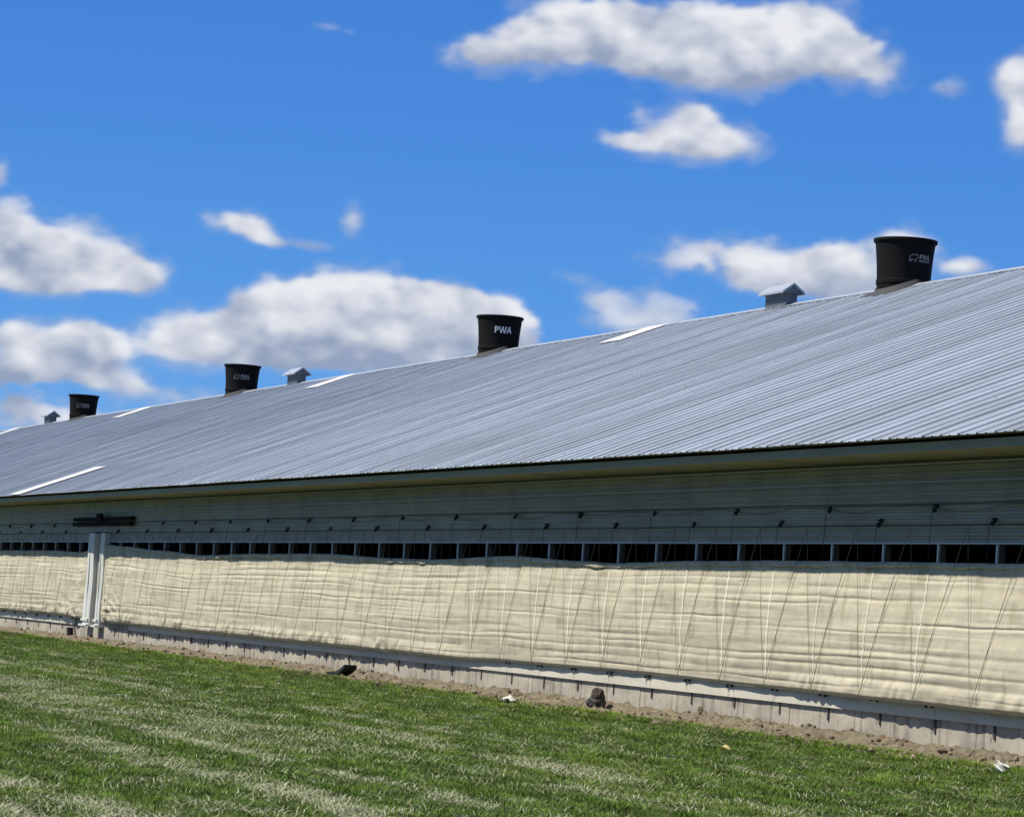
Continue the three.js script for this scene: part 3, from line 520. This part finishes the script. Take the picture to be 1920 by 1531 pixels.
// ------------------------------------------------------------------ lawn
{
  // one tuft: blades with a bend, sharing a small clump
  const tuft = (nb, rad, len, wid, lean, sd) => {
    seed = sd; const pos = [], nor = [];
    for (let i = 0; i < nb; i++) {
      const a = rr(0, 6.283), r = rad * Math.sqrt(rnd()), bx = Math.cos(a) * r, bz = Math.sin(a) * r, L = len * rr(.6, 1.15), d = rr(0, 6.283), ln = lean * rr(.3, 1.4), w = wid * rr(.7, 1.2) / 2;
      const dx = Math.cos(d), dz = Math.sin(d), wx = -dz * w, wz = dx * w;
      const pt = (t, s) => { const o = ln * L * t * t; return [bx + dx * o + wx * s * (1 - t * .7), L * t * (1 - .25 * ln * t), bz + dz * o + wz * s * (1 - t * .7)]; };
      const A = pt(0, -1), B = pt(0, 1), C = pt(.55, -1), D = pt(.55, 1), T = pt(1, 0);
      for (const v of [A, B, D, A, D, C, C, D, T]) pos.push(...v);
    }
    const g = new THREE.BufferGeometry(); g.setAttribute('position', new THREE.Float32BufferAttribute(pos, 3)); g.computeVertexNormals(); return g;
  };
  const geo = tuft(18, .07, .060, .0068, .8, 77), flat = tuft(8, .09, .085, .0065, 1.9, 78);
  seed = 4242;
  const mat = std({ color: lin(1, 1, 1), roughness: .95 });
  const inv = new THREE.Matrix4(); camera.updateMatrixWorld(true); inv.copy(camera.matrixWorld).invert();
  const v = new THREE.Vector3(), m = new THREE.Matrix4(), q = new THREE.Quaternion(), UPV = new THREE.Vector3(0, 1, 0), c = new THREE.Color();
  // pale dry lines left by the mower: distance from the wall, width, from x, to x, strength
  const LINES = [[8.6, .30, -36, -17, .85], [9.75, .40, -27, -15, .85], [5.7, .26, -52, -38, .7], [5.05, .2, -54, -28, .5], [7.7, 1.5, -44, -27, .45], [6.1, .4, -36, -20, .5], [6.4, .22, -26, -20, .5], [11.5, .35, -26, -14, .8], [12.2, .3, -22, -13, .7], [7.1, .3, -26, -16, .35], [3.6, .3, -62, -40, .35], [10.6, .3, -20, -12, .5], [4.4, .25, -32, -20, .22]];
  const pale = (x, z) => { let s = 0; for (const [lz, w, a, b, k] of LINES) { const d = (z - lz - .18 * n3(x * .25, lz, 1)) / (w * .62); if (Math.abs(d) < 2.2) s += k * Math.exp(-d * d * 1.6) * smooth(a - 4, a + 3, x) * smooth(b + 4, b - 3, x) * clamp(.55 + 1.5 * n3(x * .7, z * 1.2, lz)); } return clamp(s); };
  const M1 = [], C1 = [], M2 = [], C2 = [];
  const N = 380000;
  for (let i = 0; i < N; i++) {
    const x = -Math.exp(lerp(Math.log(11), Math.log(84), rnd())), z = lerp(.82, 15, Math.pow(rnd(), 1.25));
    const edge = .95 + .14 * n3(x * .9, 3, 3) + .10 * n3(x * 3.1, 5, 1); if (z < edge + (rnd() < .15 ? -.15 : 0)) continue;
    v.set(x, groundY(z), z).applyMatrix4(inv); const ax = v.x / -v.z, ay = v.y / -v.z; if (v.z > -5 || Math.abs(ax) > .25 || ay < -.19) continue;
    const pz = pale(x, z), near = smooth(edge + .9, edge, z);
    const g1 = fbm(x * .35, z * .8, 2, 3), g2 = n3(x * 2.2, z * 3.1, 5);
    const bald = smooth(.2, .5, fbm(x * .22 + 7, z * .5, 4, 3));
    const s = (1 + .45 * near + .5 * g2 + .35 * Math.max(0, n3(x * 5.5, z * 6.5, 9))) * (1 - .25 * pz) * lerp(1, 1.25, smooth(30, 70, -x)) * rr(.8, 1.2);
    q.setFromAxisAngle(UPV, rr(0, 6.283)); m.compose(v.set(x, groundY(z) - .012, z), q, new THREE.Vector3(s * 1.1, s, s * 1.1));
    let r = .088, g = .155, b = .015; const k = (1 + .6 * g1 + .4 * g2) * rr(.62, 1.38);
    r *= k * (1 + .35 * near + .4 * Math.max(0, g1)); g *= k * (1 + .22 * near); b *= k;
    const dry = clamp(pz * .62 + .16 * bald); if (rnd() < dry) { const e = rr(.75, 1.25); r = lerp(r, .33 * e, .75); g = lerp(g, .34 * e, .75); b = lerp(b, .18 * e, .75); } else if (rnd() < .05) { r = .24; g = .21; b = .09; }
    M1.push(m.clone()); C1.push(r, g, b);
    if (rnd() < pz * .45 + .015) { const e = rr(.7, 1.3); q.setFromAxisAngle(UPV, rr(0, 6.283)); m.compose(v.set(x + rr(-.1, .1), groundY(z) + .022, z + rr(-.1, .1)), q, new THREE.Vector3(s, s * .7, s)); M2.push(m.clone()); C2.push(.39 * e, .40 * e, .25 * e); }
  }
  const inst = (name, g, M, C, label) => { const im = new THREE.InstancedMesh(g, mat, M.length); M.forEach((a, i) => { im.setMatrixAt(i, a); im.setColorAt(i, c.setRGB(C[i * 3], C[i * 3 + 1], C[i * 3 + 2])); }); im.name = name; kind(put(im), 'stuff', label); };
  inst('lawn_grass', geo, M1, C1, 'mown green lawn in front of the barn');
  inst('dry_clippings', flat, M2, C2, 'pale dry grass clippings lying in lines along the lawn');
  console.log('tufts', M1.length, M2.length);
}
renderer.render(scene, camera);
